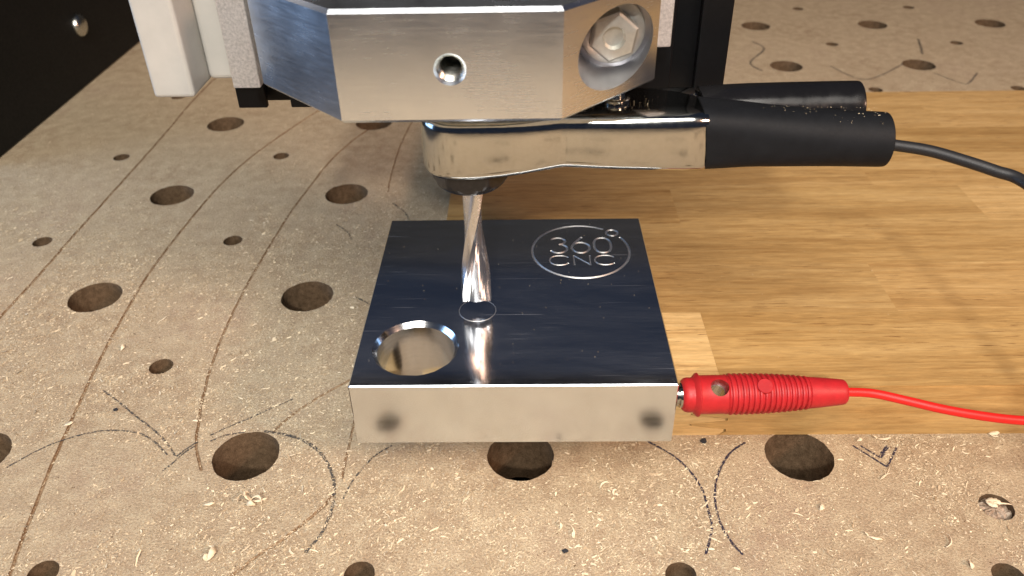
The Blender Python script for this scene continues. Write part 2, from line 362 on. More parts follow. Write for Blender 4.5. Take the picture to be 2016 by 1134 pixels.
# pencil lines drawn on the board
pen = [
 ([(-147.6, 14.6), (-145.8, 16.9), (-141.3, 21.9), (-137.1, 25.0), (-131.7, 27.7), (-126.2, 29.3), (-120.0, 29.4), (-113.7, 28.0), (-108.4, 24.8), (-104.5, 21.3), (-102.3, 19.3)], .55, 'pencil'),
 ([(-133.4, 47.5), (-126.3, 42.2), (-119.1, 36.4), (-112.3, 31.2), (-107.1, 26.9), (-103.0, 22.7), (-99.9, 18.9)], .6, 'pencil'),
 ([(-101.6, 13.0), (-99.6, 16.2), (-97.5, 20.3), (-95.1, 23.0)], .5, 'pencil'), ([(-99.5, 18.6), (-97.5, 21.6), (-95.1, 24.6)], .6, 'pencil'),
 ([(-92.3, 27.1), (-87.7, 30.7), (-82.5, 34.3), (-76.8, 38.7), (-70.8, 42.9)], .5, 'pencil'),
 ([(-91.5, 24.6), (-87.6, 27.1), (-81.9, 28.5)], .55, 'pencil'), ([(-76.2, 28.8), (-69.8, 27.4), (-64.1, 25.2), (-58.1, 20.7), (-54.0, 15.0), (-51.4, 9.3), (-50.3, 3.8), (-50.0, -2.1), (-51.1, -8.8), (-54.2, -15.2)], .95, 'pencil'),
 ([(38, 24.5), (40.3, 22.7), (44.7, 19.0), (47.8, 15.0), (50.3, 10.0), (51.7, 4.5), (51.9, -1.4), (51.9, -7.0), (50.5, -11.3), (48.5, -16.0)], .62, 'ink'),
 ([(67.5, 23.2), (62.1, 18.9), (57.2, 11.2), (54.8, 3.8), (54.1, -3.1), (54.7, -8.1), (56.3, -12.9), (58.0, -16.0)], .62, 'ink'),
 ([(98.4, 21.7), (101.8, 17.6), (105.2, 13.4)], .55, 'ink'), ([(105.2, 13.4), (108, 17), (111.0, 21.2)], .6, 'ink'),
 ([(100.6, 21.6), (104.6, 17.0)], .55, 'ink'), ([(104.6, 17.0), (108.5, 21.6)], 1.1, 'ink'),
 ([(-36.6, 22.6), (-40.2, 19.5), (-42.6, 16.2), (-45.9, 9.2), (-47.5, 2.6)], .55, 'pencil'),
 ([(263.8, 387.5), (259, 371), (254.5, 357.8)], 1.6, 'faint'), ([(154.6, 386.8), (158.6, 371.3), (144.0, 346.3), (147.7, 331.2)], 1.4, 'faint'),
 ([(190.7, 338.5), (204.2, 315.0), (235.5, 339.9)], 1.1, 'faint'), ([(247.7, 324.8), (256.2, 307.8), (261.0, 307.6), (273.3, 323.8)], 1.1, 'faint'),
 ([(-77.5, 152.1), (-72.1, 146.4), (-68.7, 139.5)], .7, 'faint'), ([(-60.3, 98.5), (-54.2, 93.6), (-50.7, 87.9)], .7, 'pencil'),
 ([(-56.0, 170.7), (-49.8, 162.9), (-46.7, 155.5)], .7, 'pencil'),
]
for k, (pl, wd, m) in enumerate(pen):
    v, f = ribbon2d(spline([BED(*q) for q in pl], 10), wd, ZW+.05+.004*k, .25); mk('pencil_line', v, f, M[m], wb)

# ------------------------------------------------------------------ oak board, glued up from staves
oak = empty('oak_board', (110, 130, ZW), 'thick oak board of glued staves lying on the wasteboard under the aluminium block', 'wooden board')
T0 = 24.2
rows = [20.2, 54.8, 82.1, 109.4, 136.7, 164.0, 191.3, 218.6, 234.0]
def stave(poly_or_box, tone, dz=0):
    v, f = poly_or_box; o = mk('stave', v, f, M['oak'], oak); o.color = (*tone, 1)
    return o
XR = 420
# front row: a pale stave finger-jointed to a darker one (the joint shows on the front edge)
joint, joint_r = [], []
zc = ZW
joint = [(58.0, ZW+.01), (59.4, ZW+1.3), (59.4, ZW+2.1), (49.4, ZW+3.7), (49.4, ZW+4.3), (59.4, ZW+5.6), (59.4, ZW+6.4), (49.4, ZW+7.8), (49.4, ZW+8.4), (59.4, ZW+9.8), (59.4, ZW+10.6), (49.4, ZW+12.0), (49.4, ZW+12.6), (57.2, ZW+14.2), (57.2, T0)]
joint_r = [(58.3, ZW+.01), (60.1, ZW+1.2), (60.1, ZW+2.2), (50.0, ZW+3.75), (50.0, ZW+4.25), (60.1, ZW+5.5), (60.1, ZW+6.5), (50.0, ZW+7.85), (50.0, ZW+8.35), (60.1, ZW+9.7), (60.1, ZW+10.7), (50.0, ZW+12.05), (50.0, ZW+12.55), (57.23, ZW+14.1), (57.23, T0)]
def xz_prism(poly, y0, y1):
    v, f = prism([(a, b) for a, b in poly], y0, y1); return [(a, c, b) for a, b, c in v], f
stave(xz_prism([(-25.8, ZW+.01)]+joint+[(-25.8, T0)], rows[0], rows[1]-.01), (1.34, 1.42, 1.55))
stave(xz_prism([(XR, ZW+.01), (XR, T0)]+joint_r[::-1], rows[0]+.02, rows[1]-.01), (.98, .96, .90))
for o in [c for c in oak.children]:        # front arris of the two front staves, bevelled to catch a highlight line
    bm = bmesh.new(); bm.from_mesh(o.data); oy = oak.location
    ed = [e for e in bm.edges if all(abs(q.co.y+oy.y-rows[0]*S) < .0002 and abs(q.co.z+oy.z-T0*S) < .0001 for q in e.verts)]
    bmesh.ops.bevel(bm, geom=ed, offset=.45*S, segments=2, affect='EDGES'); bm.to_mesh(o.data); bm.free()
cuts = [[-25.8, 118, 330, XR], [-25.8, 210, XR], [-25.8, 60, 172, XR], [-25.8, 140, 300, XR], [-25.8, 96, 250, XR], [-25.8, 30, 190, XR], [-25.8, 150, XR]]
tones = [[(.98, .97, .94), (1.02, 1.0, .97), (1, 1, 1)], [(.95, .93, .88), (1.03, 1.02, 1.02)], [(.94, .91, .85), (.97, .96, .92), (1.16, 1.18, 1.2)], [(.95, .93, .9), (.99, .97, .93), (1, 1, 1)],
         [(.93, .9, .84), (.90, .87, .80), (.94, .9, .85)], [(1.04, 1.05, 1.05), (1.06, 1.06, 1.06), (1.1, 1.1, 1.1)], [(1.06, 1.06, 1.08), (1.08, 1.07, 1.06)]]
for r in range(7):
    for k in range(len(cuts[r])-1):
        a, b = cuts[r][k], cuts[r][k+1]; dz = random.uniform(-.02, .0)
        stave(boxv(a, b-.01, rows[r+1], rows[r+2]-.01, ZW+.01, T0+dz), tones[r][k])

# ------------------------------------------------------------------ aluminium touch plate
ZB, ZT = 24.27, 43.58
plate = empty('touch_plate', (0, 40, ZB), 'square polished aluminium block with bored hole and engraved round emblem on the oak board', 'metal block')
BV = .3; cc = .25
def oct_(ins):
    a, b, c0, c1 = -40+ins, 40-ins, 0+ins, 80-ins
    return [(a+cc, c0), (b-cc, c0), (b, c0+cc), (b, c1-cc), (b-cc, c1), (a+cc, c1), (a, c1-cc), (a, c0+cc)]
def ell(cx_, cy_, rx, ry, a0, a1, n, p=1.0):
    out = []
    for i in range(n):
        t = math.radians(a0+(a1-a0)*i/(n-1)); c_, s_ = math.cos(t), math.sin(t)
        out.append((cx_+rx*math.copysign(abs(c_)**p, c_), cy_+ry*math.copysign(abs(s_)**p, s_)))
    return out
def dens(pts, st=.35):
    out = []
    for a, b in zip(pts[:-1], pts[1:]):
        n = max(1, int(math.dist(a, b)/st)); out += [(a[0]+(b[0]-a[0])*i/n, a[1]+(b[1]-a[1])*i/n) for i in range(n)]
    return out+[pts[-1]]
em = []
em.append((ell(20.0, 60.5, 14.65, 14.65, 58.5, 58.5+333, 150), .36, .30, False))
em.append((ell(30.3, 70.8, 1.75, 1.75, 0, 352, 30), .36, .30, True))
em.append((ell(13.25, 66.1, 2.2, 1.9, 150, -80, 26), .37, .32, False))
em.append((ell(13.35, 61.85, 2.6, 2.45, 80, -155, 30), .37, .32, False))
em.append((ell(20.1, 62.3, 2.7, 2.95, 0, 352, 44), .37, .32, True))
em.append((dens([(17.75, 63.9), (18.4, 65.2), (20.7, 68.4)]), .37, .32, False))
em.append((ell(26.8, 63.6, 2.55, 4.2, 0, 354, 50, .8), .37, .32, True))
em.append((ell(13.5, 55.3, 3.0, 2.55, 36, 324, 44, .9), .24, .21, False))
em.append((ell(27.0, 55.3, 3.1, 2.55, 36, 324, 44, .9), .24, .21, False))
for a, b in (((17.7, 52.7), (17.7, 57.9)), ((17.7, 57.9), (22.5, 52.7)), ((22.5, 52.7), (22.5, 57.9))): em.append((dens([a, b]), .24, .21, False))
n_em = len(em)
em.append((ell(-9.9, 30.6, 5.0, 5.0, 0, 357, 110), .085, .06, True))
HX, HY = -25.15, 14.9
hl = [(HX+11.15*math.cos(2*math.pi*i/128), HY+11.15*math.sin(2*math.pi*i/128)) for i in range(128)]
P, T, dep, cls = engraved_sheet(oct_(BV), [(hl, HX, HY, 11.15)], em, True)
v, f = sub(P, T[cls < 0], ZT+dep*0); mk('top_face', v, f, M['plate_top'], plate)
v, f = sub(P, T[(cls >= 0) & (cls < n_em)], ZT-dep); o = mk('engraved_emblem', v, f, M['engrave'], plate); o['label'] = 'engraved circle emblem reading 360 CNC'
v, f = sub(P, T[cls >= n_em], ZT-dep); o = mk('engraved_ring', v, f, M['engrave'], plate); o['label'] = 'fine engraved target ring under the end mill'
ou = oct_(0); inn = oct_(BV); n = 8
v = [(x, y, ZT) for x, y in inn]+[(x, y, ZT-BV) for x, y in ou]+[(x, y, ZB+.2) for x, y in ou]+[(x, y, ZB) for x, y in oct_(.2)]
f = [(q*n+i, q*n+(i+1) % n, (q+1)*n+(i+1) % n, (q+1)*n+i) for q in range(3) for i in range(n)]
bh = [(HX+10*math.cos(2*math.pi*i/128), HY+10*math.sin(2*math.pi*i/128)) for i in range(128)]
Pb, Tb, db, cb_ = engraved_sheet(oct_(.2), [(bh, HX, HY, 10)], [])
vb, fb = sub(Pb, Tb, ZB+db*0); base = len(v)
mk('body', v+[tuple(q) for q in vb], f+[tuple(int(i)+base for i in t) for t in fb], M['plate_side'], plate)
v, f = lathe([(0, 11.15), (-1.25, 10.0)], (HX, HY, ZT), (0, 0, 1), 128, False); mk('hole_chamfer', v, f, M['bright'], plate, 40)
v, f = lathe([(-1.25, 10.0), (-6, 9.985), (-12, 10.01), (ZB-ZT, 10.0)], (HX, HY, ZT), (0, 0, 1), 128, False); mk('bore', v, f, M['bore'], plate, 40)

# ------------------------------------------------------------------ red banana plug with cable
plug = empty('banana_plug', (42, 6.8, 34), 'red ribbed banana plug with red cable plugged into the side of the aluminium block', 'plug')
PO = Vector((40.0, 6.72, 34.0)); PA = Vector((1, .019, 0)).normalized()
hd = Vector((0, -math.cos(math.radians(64)), math.sin(math.radians(64))))
prof = [(2.4, 2.4), (2.45, 3.1), (2.7, 3.8), (3.2, 4.25), (3.9, 4.45), (4.9, 4.45), (5.3, 4.5), (6.15, 5.45), (6.55, 5.62), (6.75, 5.1), (7.1, 4.95), (9.5, 4.95), (12.5, 4.92), (13.4, 4.95), (13.6, 5.12)]
nr = 15
for k in range(nr):
    x = 14.0+k*1.36; r = 5.22-1.0*(k/(nr-1))**2.2
    prof += [(x, r-.44), (x+.28, r-.42), (x+.42, r-.05), (x+.62, r+.06), (x+.88, r+.06), (x+1.08, r-.05), (x+1.2, r-.42)]
x = 14+nr*1.36
prof += [(x+.1, 4.05), (x+3, 3.85), (x+6, 3.55), (43.0, 3.28), (43.7, 3.15), (44.05, 2.85), (44.1, 1.2)]
v, f = lathe(prof, PO, PA, 72)
body = mk('handle', v, f, M['red'], plug, 35)
HC = PO+PA*11.4
v, f = lathe([(-9, 2.25), (9, 2.25)], HC, hd, 48); cutter = mk('tmp', v, f, M['red'])
cut(body, [cutter]); resmooth(body, 35)
v, f = lathe([(2.2, 2.0), (2.25, 2.2), (-6, 2.2), (-6, 2.0)], HC, PA, 40); tube_ = mk('contact_sleeve', *lathe([(-4.6, 2.24), (1.2, 2.24), (1.2, 1.95), (-4.6, 1.95)], HC-hd*0, hd, 48, False), M['chrome'], plug, 35)
BC = PO+PA*22.6
v, f = lathe([(4.0, 1.95), (5.13, 1.95), (5.25, 1.83), (5.26, .1)], BC, hd, 40); mk('round_boss', v, f, M['red'], body, 35)
v, f = lathe([(-3, 2.0), (1.0, 2.0), (1.05, 2.9), (1.5, 2.9), (1.55, 2.3), (1.9, 2.3), (1.95, 3.2), (2.6, 3.2)], PO, PA, 40); mk('metal_pin', v, f, M['chrome'], plug, 35)
cpath = spline([tuple(PO+PA*42), (84.0, 7.5, 34.0), (91.0, 6.9, 34.0), (99.2, 4.5, 33.5), (107.1, 2.0, 33.0), (116.3, 0, 32.5), (125.4, -1.0, 32.0), (142.2, -1.3, 31.0), (175, 2, 28)], 10)
mk('cable', *tube(cpath, 1.16), M['cable_red'], plug, 60)

# ------------------------------------------------------------------ spindle nose, collet nut, end mill
AX, AY = -9.9, 30.5
spin = empty('spindle', (AX, AY, 79), 'dark spindle nose with black collet nut above the aluminium block', 'spindle')
v, f = lathe([(97, 8.5), (97.5, 9.5), (130, 9.5)], (AX, AY, 0), (0, 0, 1), 48); mk('nose', v, f, M['steel'], spin, 35)
prof = []; vs_, fs = [], []; N = 96
zs = [82.3, 82.45, 83.0, 83.7, 84.7, 86, 89, 97, 98]; rad = [6.2, 6.6, 7.6, 8.4, 9.1, 9.9, 11, 11, 10.4]
for z, rr in zip(zs, rad):
    for k in range(N):
        th = 2*math.pi*k/N; a = ((th-math.radians(-62)) % (math.pi/3))-math.pi/6; hx = 8.55/math.cos(a)
        r = min(rr, hx); vs_.append((AX+r*math.cos(th), AY+r*math.sin(th), z))
fs = [(i*N+k, i*N+(k+1) % N, (i+1)*N+(k+1) % N, (i+1)*N+k) for i in range(len(zs)-1) for k in range(N)]+[tuple(range(N))[::-1], tuple((len(zs)-1)*N+k for k in range(N))]
mk('collet_nut', vs_, fs, M['nut'], spin, 25)
# two-flute end mill: S-shaped section twisted along its length
mill = empty('end_mill', (AX, AY, 47.4), 'shiny two flute end mill pointing down at the engraved ring on the block', 'end mill')
key = [(0, 4.0), (3, 3.72), (9, 3.1), (22, 2.5), (40, 2.3), (65, 2.25), (90, 2.25), (112, 2.45), (132, 2.9), (146, 3.72), (151, 3.93), (166, 3.97), (180, 4.0)]
sec = []
for h in (0, 180):
    for (a0, r0), (a1, r1) in zip(key[:-1], key[1:]):
        m = 4 if a1-a0 > 10 else 2
        for i in range(m): t = i/m; sec.append((math.radians(h+a0+(a1-a0)*t), r0+(r1-r0)*t))
vs_, fs = [], []; n = len(sec); Z0, Z1, NZ = 47.4, 86.0, 60
for q in range(NZ+1):
    z = Z0+(Z1-Z0)*q/NZ; tw = math.radians(17)+math.radians(90)*((z-Z0)/25.0)
    for th, r in sec:
        g = math.degrees(th) % 180; dz = 0
        if q == 0: dz = (1.7*max(0, 1-abs(g-75)/75) if g < 150 else 0)*(1.0)
        x, y = r*math.cos(th+tw), r*math.sin(th+tw)
        vs_.append((AX+x, AY+y, z+dz if q else z+dz))
fs = [(i*n+k, i*n+(k+1) % n, (i+1)*n+(k+1) % n, (i+1)*n+k) for i in range(NZ) for k in range(n)]
b = len(vs_); vs_.append((AX, AY, Z0+1.5)); fs += [((k+1) % n, k, b) for k in range(n)]
mk('cutter', vs_, fs, M['carbide'], mill, 17)

# ------------------------------------------------------------------ spring clamp with black sleeves gripping the collet nut
clip = empty('spring_clamp', (10, 30, 88), 'nickel plated spring clamp with two black sleeved handles gripping the collet nut', 'clamp')
def arm(sign, name):
    # stations: x, y, inward normal, z bottom, z top, top flange depth, bottom flange depth
    st = []
    R_ = 10.4
    for a in range(-205, -89, 6):
        th = math.radians(a); q_ = 2.7 if a > -180 else 2.0; rr = R_/((abs(math.cos(th))**q_+abs(math.sin(th))**q_)**(1/q_))
        st.append((AX+rr*math.cos(th), AY+rr*math.sin(th), -math.cos(th), -math.sin(th), 88.5, 102.3, 1.9, 1.9))
    for x, dy, zb, zt, ft, fb in ((-6, 0, 88.7, 102.3, 2.0, 2), (-2, .05, 89.1, 102.3, 2.1, 2), (3, .2, 89.8, 102.4, 2.3, 2), (8, .75, 90.5, 102.5, 3.0, 2), (11, 1.1, 90.9, 102.6, 4.5, 2.5), (12, 1.22, 91.0, 102.6, 5.5, 3), (13, 1.15, 91.0, 102.65, 8.0, 3), (16, .8, 91.0, 102.75, 13, 4), (20, .4, 90.9, 102.9, 16.5, 6), (24, 0, 90.9, 103.0, 17.5, 7), (29, -.2, 90.8, 103.1, 17.5, 6), (34, -.4, 90.7, 103.2, 16.5, 4), (39, -.5, 90.6, 103.3, 14.5, 3), (43.4, -.4, 90.5, 103.35, 11, 3), (44.6, .2, 91.0, 102.6, 9, 3), (47, .9, 91.6, 102.0, 6.0, 3), (52, 1.2, 91.8, 101.6, 5.6, 3), (74, 1.2, 91.2, 101.6, 6, 3), (80, 1.6, 92.0, 100.2, 5.0, 3)):
        st.append((x, 20.1+dy, 0, 1, zb, zt, ft, fb))
    vs_, fs = [], []
    for x, y, nx, ny, zb, zt, ft, fb in st:
        if sign < 0: y = 2*AY-y; ny = -ny; zt -= 1.25; zb += 1.25
        for d, z in ((fb, zb), (1.3, zb), (.45, zb+.35), (.1, zb+1.0), (0, zb+1.9), (-.12, zb+5), (-.12, zt-5), (0, zt-2.2), (.12, zt-1.25), (.5, zt-.5), (1.15, zt-.1), (1.9, zt), (max(ft, 1.95), zt)):
            vs_.append((x+nx*d, y+ny*d, z))
    m = 13
    fs = [(i*m+k, i*m+k+1, (i+1)*m+k+1, (i+1)*m+k) for i in range(len(st)-1) for k in range(m-1)]
    o = mk(name, vs_, fs, M['chrome'], clip, 60)
    s_ = o.modifiers.new('thick', 'SOLIDIFY'); s_.thickness = .85*S; s_.offset = 0
    return o
arm(1, 'clamp_arm'); arm(-1, 'clamp_arm')
v, f = lathe([(89, 2.6), (103.2, 2.6), (103.3, 3.3), (103.9, 3.3), (104.1, 2.9), (104.1, 2.2), (105.0, 2.1), (105.4, 1.7), (105.5, .2)], (24.3, 30.8, 0), (0, 0, 1), 40); mk('pivot_pin', v, f, M['chrome'], clip, 35)
hx_ = []
for i in range(0, 300): # torsion spring around the pivot
    a = i*.16; hx_.append(Vector((24.3+4.2*math.cos(a), 30.8+4.2*math.sin(a), 92.4+7.6*i/300)))
mk('torsion_spring', *tube(hx_, .55, 8), M['steel'], clip, 60)
def sleeve(name, st, mat, dent=0, xs=44.0):
    vs_, fs = [], []; N = 56
    st_s = spline([(s[0], s[1], s[2]) for s in st], 8); aux = spline([(s[3], s[4], s[5]) for s in st], 8)
    L = len(st_s)
    rings = [(c, a, 0) for c, a in zip(st_s, aux)]
    inner = [(c, a, 1.15) for c, a in list(zip(st_s, aux))[::-1]]
    rim = []
    for q, (c, a, ins) in enumerate(rings+inner):
        for k in range(N):
            th = 2*math.pi*k/N; c_, s_ = math.cos(th), math.sin(th); e = 2/a.z
            yy = (a.x-ins)*math.copysign(abs(c_)**e, c_); z_ = (a.y-ins)*math.copysign(abs(s_)**e, s_)
            k2 = 1+(dent*(math.sin(c.x*.55+1)*.6+math.sin(c.x*.27+2.2))*math.exp(-((th-3.7)/.7)**2) if dent else 0)
            slant = (-.13*z_ if q in (0, 2*L-1) else 0)
            vs_.append((c.x+slant*.9, c.y+yy*k2, c.z+z_*k2))
    n_ = len(rings+inner)
    fs = [(i*N+k, i*N+(k+1) % N, ((i+1) % n_)*N+(k+1) % N, ((i+1) % n_)*N+k) for i in range(n_) for k in range(N)]
    return mk(name, vs_, fs, mat, clip, 50)
sf = sleeve('handle_sleeve', [(43.6, 25.9, 97.0, 7.0, 7.35, 3.6), (48, 25.8, 96.9, 6.9, 7.25, 3.2), (54, 25.4, 96.8, 6.6, 6.9, 2.8), (62, 24.8, 96.5, 6.4, 6.6, 2.4), (73, 24.2, 96.2, 6.3, 6.3, 2.1), (83.4, 23.8, 95.9, 6.25, 6.15, 2.0), (84.4, 23.8, 95.9, 6.1, 6.0, 2.0)], M['rubber'])
sf['label'] = 'matte black front handle sleeve'
sb = sleeve('handle_sleeve', [(45.5, 37.0, 97.0, 6.0, 6.0, 3.0), (50, 37.2, 97.2, 6.2, 6.2, 2.6), (58, 37.6, 97.3, 6.3, 6.4, 2.3), (70, 38, 97.4, 6.3, 6.5, 2.0), (81.6, 38.2, 97.4, 6.4, 6.5, 2.0), (82.6, 38.2, 97.4, 6.2, 6.3, 2.0)], M['gloss'], .05)
sb['label'] = 'glossy black rear handle sleeve'
bp = spline([(80, 23.8, 95.6), (86.3, 23.0, 94.9), (93.8, 20.6, 94.5), (100.6, 17.0, 93.6), (106.1, 14.0, 92.6), (110.4, 10.0, 92.0), (114, -4, 90.3), (117, -22, 87.5), (120, -46, 80.5), (121, -66, 73), (117, -84, 66), (108, -99, 60), (96, -111, 55)], 10)
mk('cable', *tube(bp, 1.3), M['cable_black'], clip, 60)
v, f = lathe([(78, 5.0), (82.8, 5.0)], (0, 23.9, 95.9), (1, 0, 0), 32); mk('wire_ferrule', v, f, M['steel'], clip, 40)

# ------------------------------------------------------------------ aluminium spindle mount
mount = empty('spindle_mount', (AX, AY, 112), 'brushed aluminium spindle mount with slanted corners and a threaded hole in its front', 'spindle mount')
poly = [(-32, 0), (10.5, 0), (31.0, 20.5), (31.0, 52), (-52.6, 52), (-52.6, 20.6)]
v, f = prism(poly, 111.25, 133.0)
mb = mk('body', v, f, M['mount'], mount); bevel(mb, .75, 1, 60); apply_mods(mb)
cs = []
PX, PZ = 21.6, 121.9
cs.append(mk('t', *lathe([(-5, 8.15), (23.0, 8.15)], (PX, 0, PZ), (0, 1, 0), 64), M['pocket']))
cs.append(mk('t', *lathe([(-3, 2.6), (19, 2.6)], (AX-.6, 0, 121.85), (0, 1, 0), 48), M['mount']))
cs.append(mk('t', *lathe([(-1, 3.85), (.75, 2.5)], (AX-.6, 0, 121.85), (0, 1, 0), 48), M['mount']))
cs.append(mk('t', *lathe([(100, 21.5), (140, 21.5)], (AX, AY, 0), (0, 0, 1), 96), M['mount']))
cut(mb, cs); resmooth(mb, 24)
prof = []
for k in range(12): prof += [(.9+k*.8, 2.58), (.9+k*.8+.4, 2.15)]
mk('thread', *lathe(prof, (AX-.6, 0, 121.85), (0, 1, 0), 40, False), M['steel'], mount, 50)
v, f = lathe([(114, 20.9), (131, 20.9)], (AX, AY, 0), (0, 0, 1), 72); mk('collar', v, f, M['steel'], spin, 40)
bolt = empty('flange_bolt', (PX, 23, PZ), 'zinc hexagon bolt sunk in the slanted right corner of the aluminium mount', 'bolt')
v, f = lathe([(0, 6.8), (-.9, 6.9), (-1.5, 6.75), (-1.7, 6.4), (-2.1, 5.0), (-2.2, 4.8)], (PX, 23, PZ), (0, 1, 0), 64); mk('flange', v, f, M['bolt'], bolt, 40)
vs_, fs = [], []; N = 72; st = [(-1.6, 1.0), (-5.6, 1.0), (-6.1, .90), (-6.25, .56), (-6.25, .50), (-4.9, .42), (-4.8, .05)]
for q, (s_, k_) in enumerate(st):
    for k in range(N):
        th = 2*math.pi*k/N; a = ((th-.35) % (math.pi/3))-math.pi/6; r = k_*4.5*((1/math.cos(a)) if q < 4 else 1.05); vs_.append((PX+r*math.cos(th), 23+s_, PZ+r*math.sin(th)))
fs = [(i*N+k, i*N+(k+1) % N, (i+1)*N+(k+1) % N, (i+1)*N+k) for i in range(len(st)-1) for k in range(N)]+[tuple(range(N)), tuple((len(st)-1)*N+k for k in range(N))]
mk('hex_head', vs_, fs, M['bolt'], bolt, 25)
for a in (-8, -42, -195):    # grade marks raised on the flange
    th = math.radians(a); d = Vector((math.cos(th), 0, math.sin(th))); e = Vector((-math.sin(th), 0, math.cos(th))); c0 = Vector((PX, 22.0, PZ))
    vv = []
    for q in ((5.1, -.2), (6.4, -.2), (6.4, .2), (5.1, .2)): vv.append(c0+d*q[0]+e*q[1])
    v = [tuple(p) for p in vv]+[tuple(p+Vector((0, -.75 if i in (0, 3) else -.45, 0))) for i, p in enumerate(vv)]
    mk('grade_mark', v, [(0, 1, 2, 3), (4, 5, 6, 7), (0, 1, 5, 4), (1, 2, 6, 5), (2, 3, 7, 6), (3, 0, 4, 7)], M['steel'], bolt)

# ------------------------------------------------------------------ machine parts behind the mount
def slot_profile(x0, x1, y0, y1):
    p = [(x0, y1), (x0, y0)]
    for k in range(6):
        c_ = x0+10.6+k*((x1-x0-21.2)/5)
        p += [(c_-3.1, y0), (c_-3.1, y0+1.8), (c_-5.2, y0+1.8), (c_-5.2, y0+5), (c_+5.2, y0+5), (c_+5.2, y0+1.8), (c_+3.1, y0+1.8), (c_+3.1, y0)]
    return p+[(x1, y0), (x1, y1)]
v, f = prism(slot_profile(-71, 54.0, 52.3, 61), 93.5, 200)
o = mk('slotted_profile', v, f, M['black'], None, None, (-8.5, 57, 93.5)); bevel(o, .35, 2)
tag(o, 'black slotted aluminium profile standing behind the spindle mount', 'profile')
gb = empty('guard_bracket', (-70, 38, 105), 'light grey channel bracket beside the black panel', 'bracket')
v, f = prism([(-81.6, 30), (-72.2, 30), (-72.2, 46), (-81.6, 46)], 105.2, 200); o = mk('front_flange', v, f, M['white'], gb); bevel(o, .9, 3)
v, f = prism([(-72.2, 40.5), (-58, 40.5), (-58, 46), (-72.2, 46)], 105.6, 200); o = mk('back_web', v, f, M['white'], gb); bevel(o, 1.2, 3)
v, f = boxv(-65.2, -58.8, 36.2, 40.4, 105.0, 200); o = mk('spacer_bar', v, f, M['rough_grey'], None, None, (-62, 38, 105)); bevel(o, .35, 2); tag(o, 'rough cast grey bar left of the spindle mount', 'bar')
v, f = boxv(-57.4, -53.6, 36.8, 52.2, 106.4, 200); o = mk('spacer_bar', v, f, M['rough_grey'], None, None, (-55.5, 44, 106.4)); bevel(o, .5, 2); tag(o, 'narrow grey bar squeezed between rough bar and mount', 'bar')
v, f = boxv(31.2, 37.4, 40, 52.2, 112.2, 200); o = mk('spacer_bar', v, f, M['rough_grey'], None, None, (34, 46, 112)); bevel(o, .35, 2); tag(o, 'grey bar between right side of mount and black profile', 'bar')
v, f = boxv(-262, 415, 613, 626, ZW+.3, 412); o = mk('back_panel', v, f, M['panel'], None, None, (76, 620, ZW)); bevel(o, .8, 2)
tag(o, 'black rear panel, seen only as the dark band mirrored in the polished block', 'panel')
sp = empty('side_panel', (-256, 380, ZW), 'matte black side panel rising from the left edge of the wasteboard', 'panel')
v, f = boxv(-262, -250.6, 199, 612, ZW+.3, 420); o = mk('panel_sheet', v, f, M['panel'], sp); bevel(o, .8, 2)
v, f = lathe([(0, 6.3), (1.2, 6.3), (2.6, 5.2), (3.5, 3.2), (3.7, .2)], (-250.6, 315, 37.8), (1, 0, 0), 40); mk('bolt_head', v, f, M['steel'], sp, 40)

# ------------------------------------------------------------------ sawdust
def vnoise(x, y, cell, seed):
    g = np.random.default_rng(seed).uniform(0, 1, (257, 257)); u = (x+600)/cell; v_ = (y+600)/cell
    i0 = np.floor(u).astype(int); j0 = np.floor(v_).astype(int); fu = u-i0; fv = v_-j0; fu = fu*fu*(3-2*fu); fv = fv*fv*(3-2*fv)
    i0 %= 256; j0 %= 256
    return (g[i0, j0]*(1-fu)+g[i0+1, j0]*fu)*(1-fv)+(g[i0, j0+1]*(1-fu)+g[i0+1, j0+1]*fu)*fv
def dmask(x, y):
    n_ = .5*vnoise(x, y, 34, 1)+.3*vnoise(x, y, 13, 2)+.2*vnoise(x, y, 5.5, 3)
    d = np.clip((n_-.36)*3.0, .06, 1.1)
    d += .75*np.exp(-(((x-10)/45)**2+((y+14)/13)**2))+.55*np.exp(-(((x+18)/30)**2+((y-2)/14)**2))+.55*np.exp(-(((x-62)/18)**2+((y-4)/13)**2))
    d += .8*np.exp(-(((x+165)/32)**2+((y-92)/34)**2))+.5*np.exp(-(((x+118)/26)**2+((y-112)/24)**2))+.6*np.exp(-(((x+62)/16)**2+((y-88)/45)**2))+.5*np.exp(-(((x+75)/22)**2+((y+8)/9)**2))
    for p, hw, *_ in strokes[:2]:
        q = (np.array(p)[::6]-[.115, -5.202])/BS
        dd = np.min(np.hypot(x[:, None]-q[:, 0]-2.0, y[:, None]-q[:, 1]), 1); d += .35*np.exp(-(dd/2.2)**2)
    d *= (.35+1.3*vnoise(x, y, 3.6, 4))
    d *= np.where(y > 170, .5, 1)
    return np.clip(d, .03, 1.3)
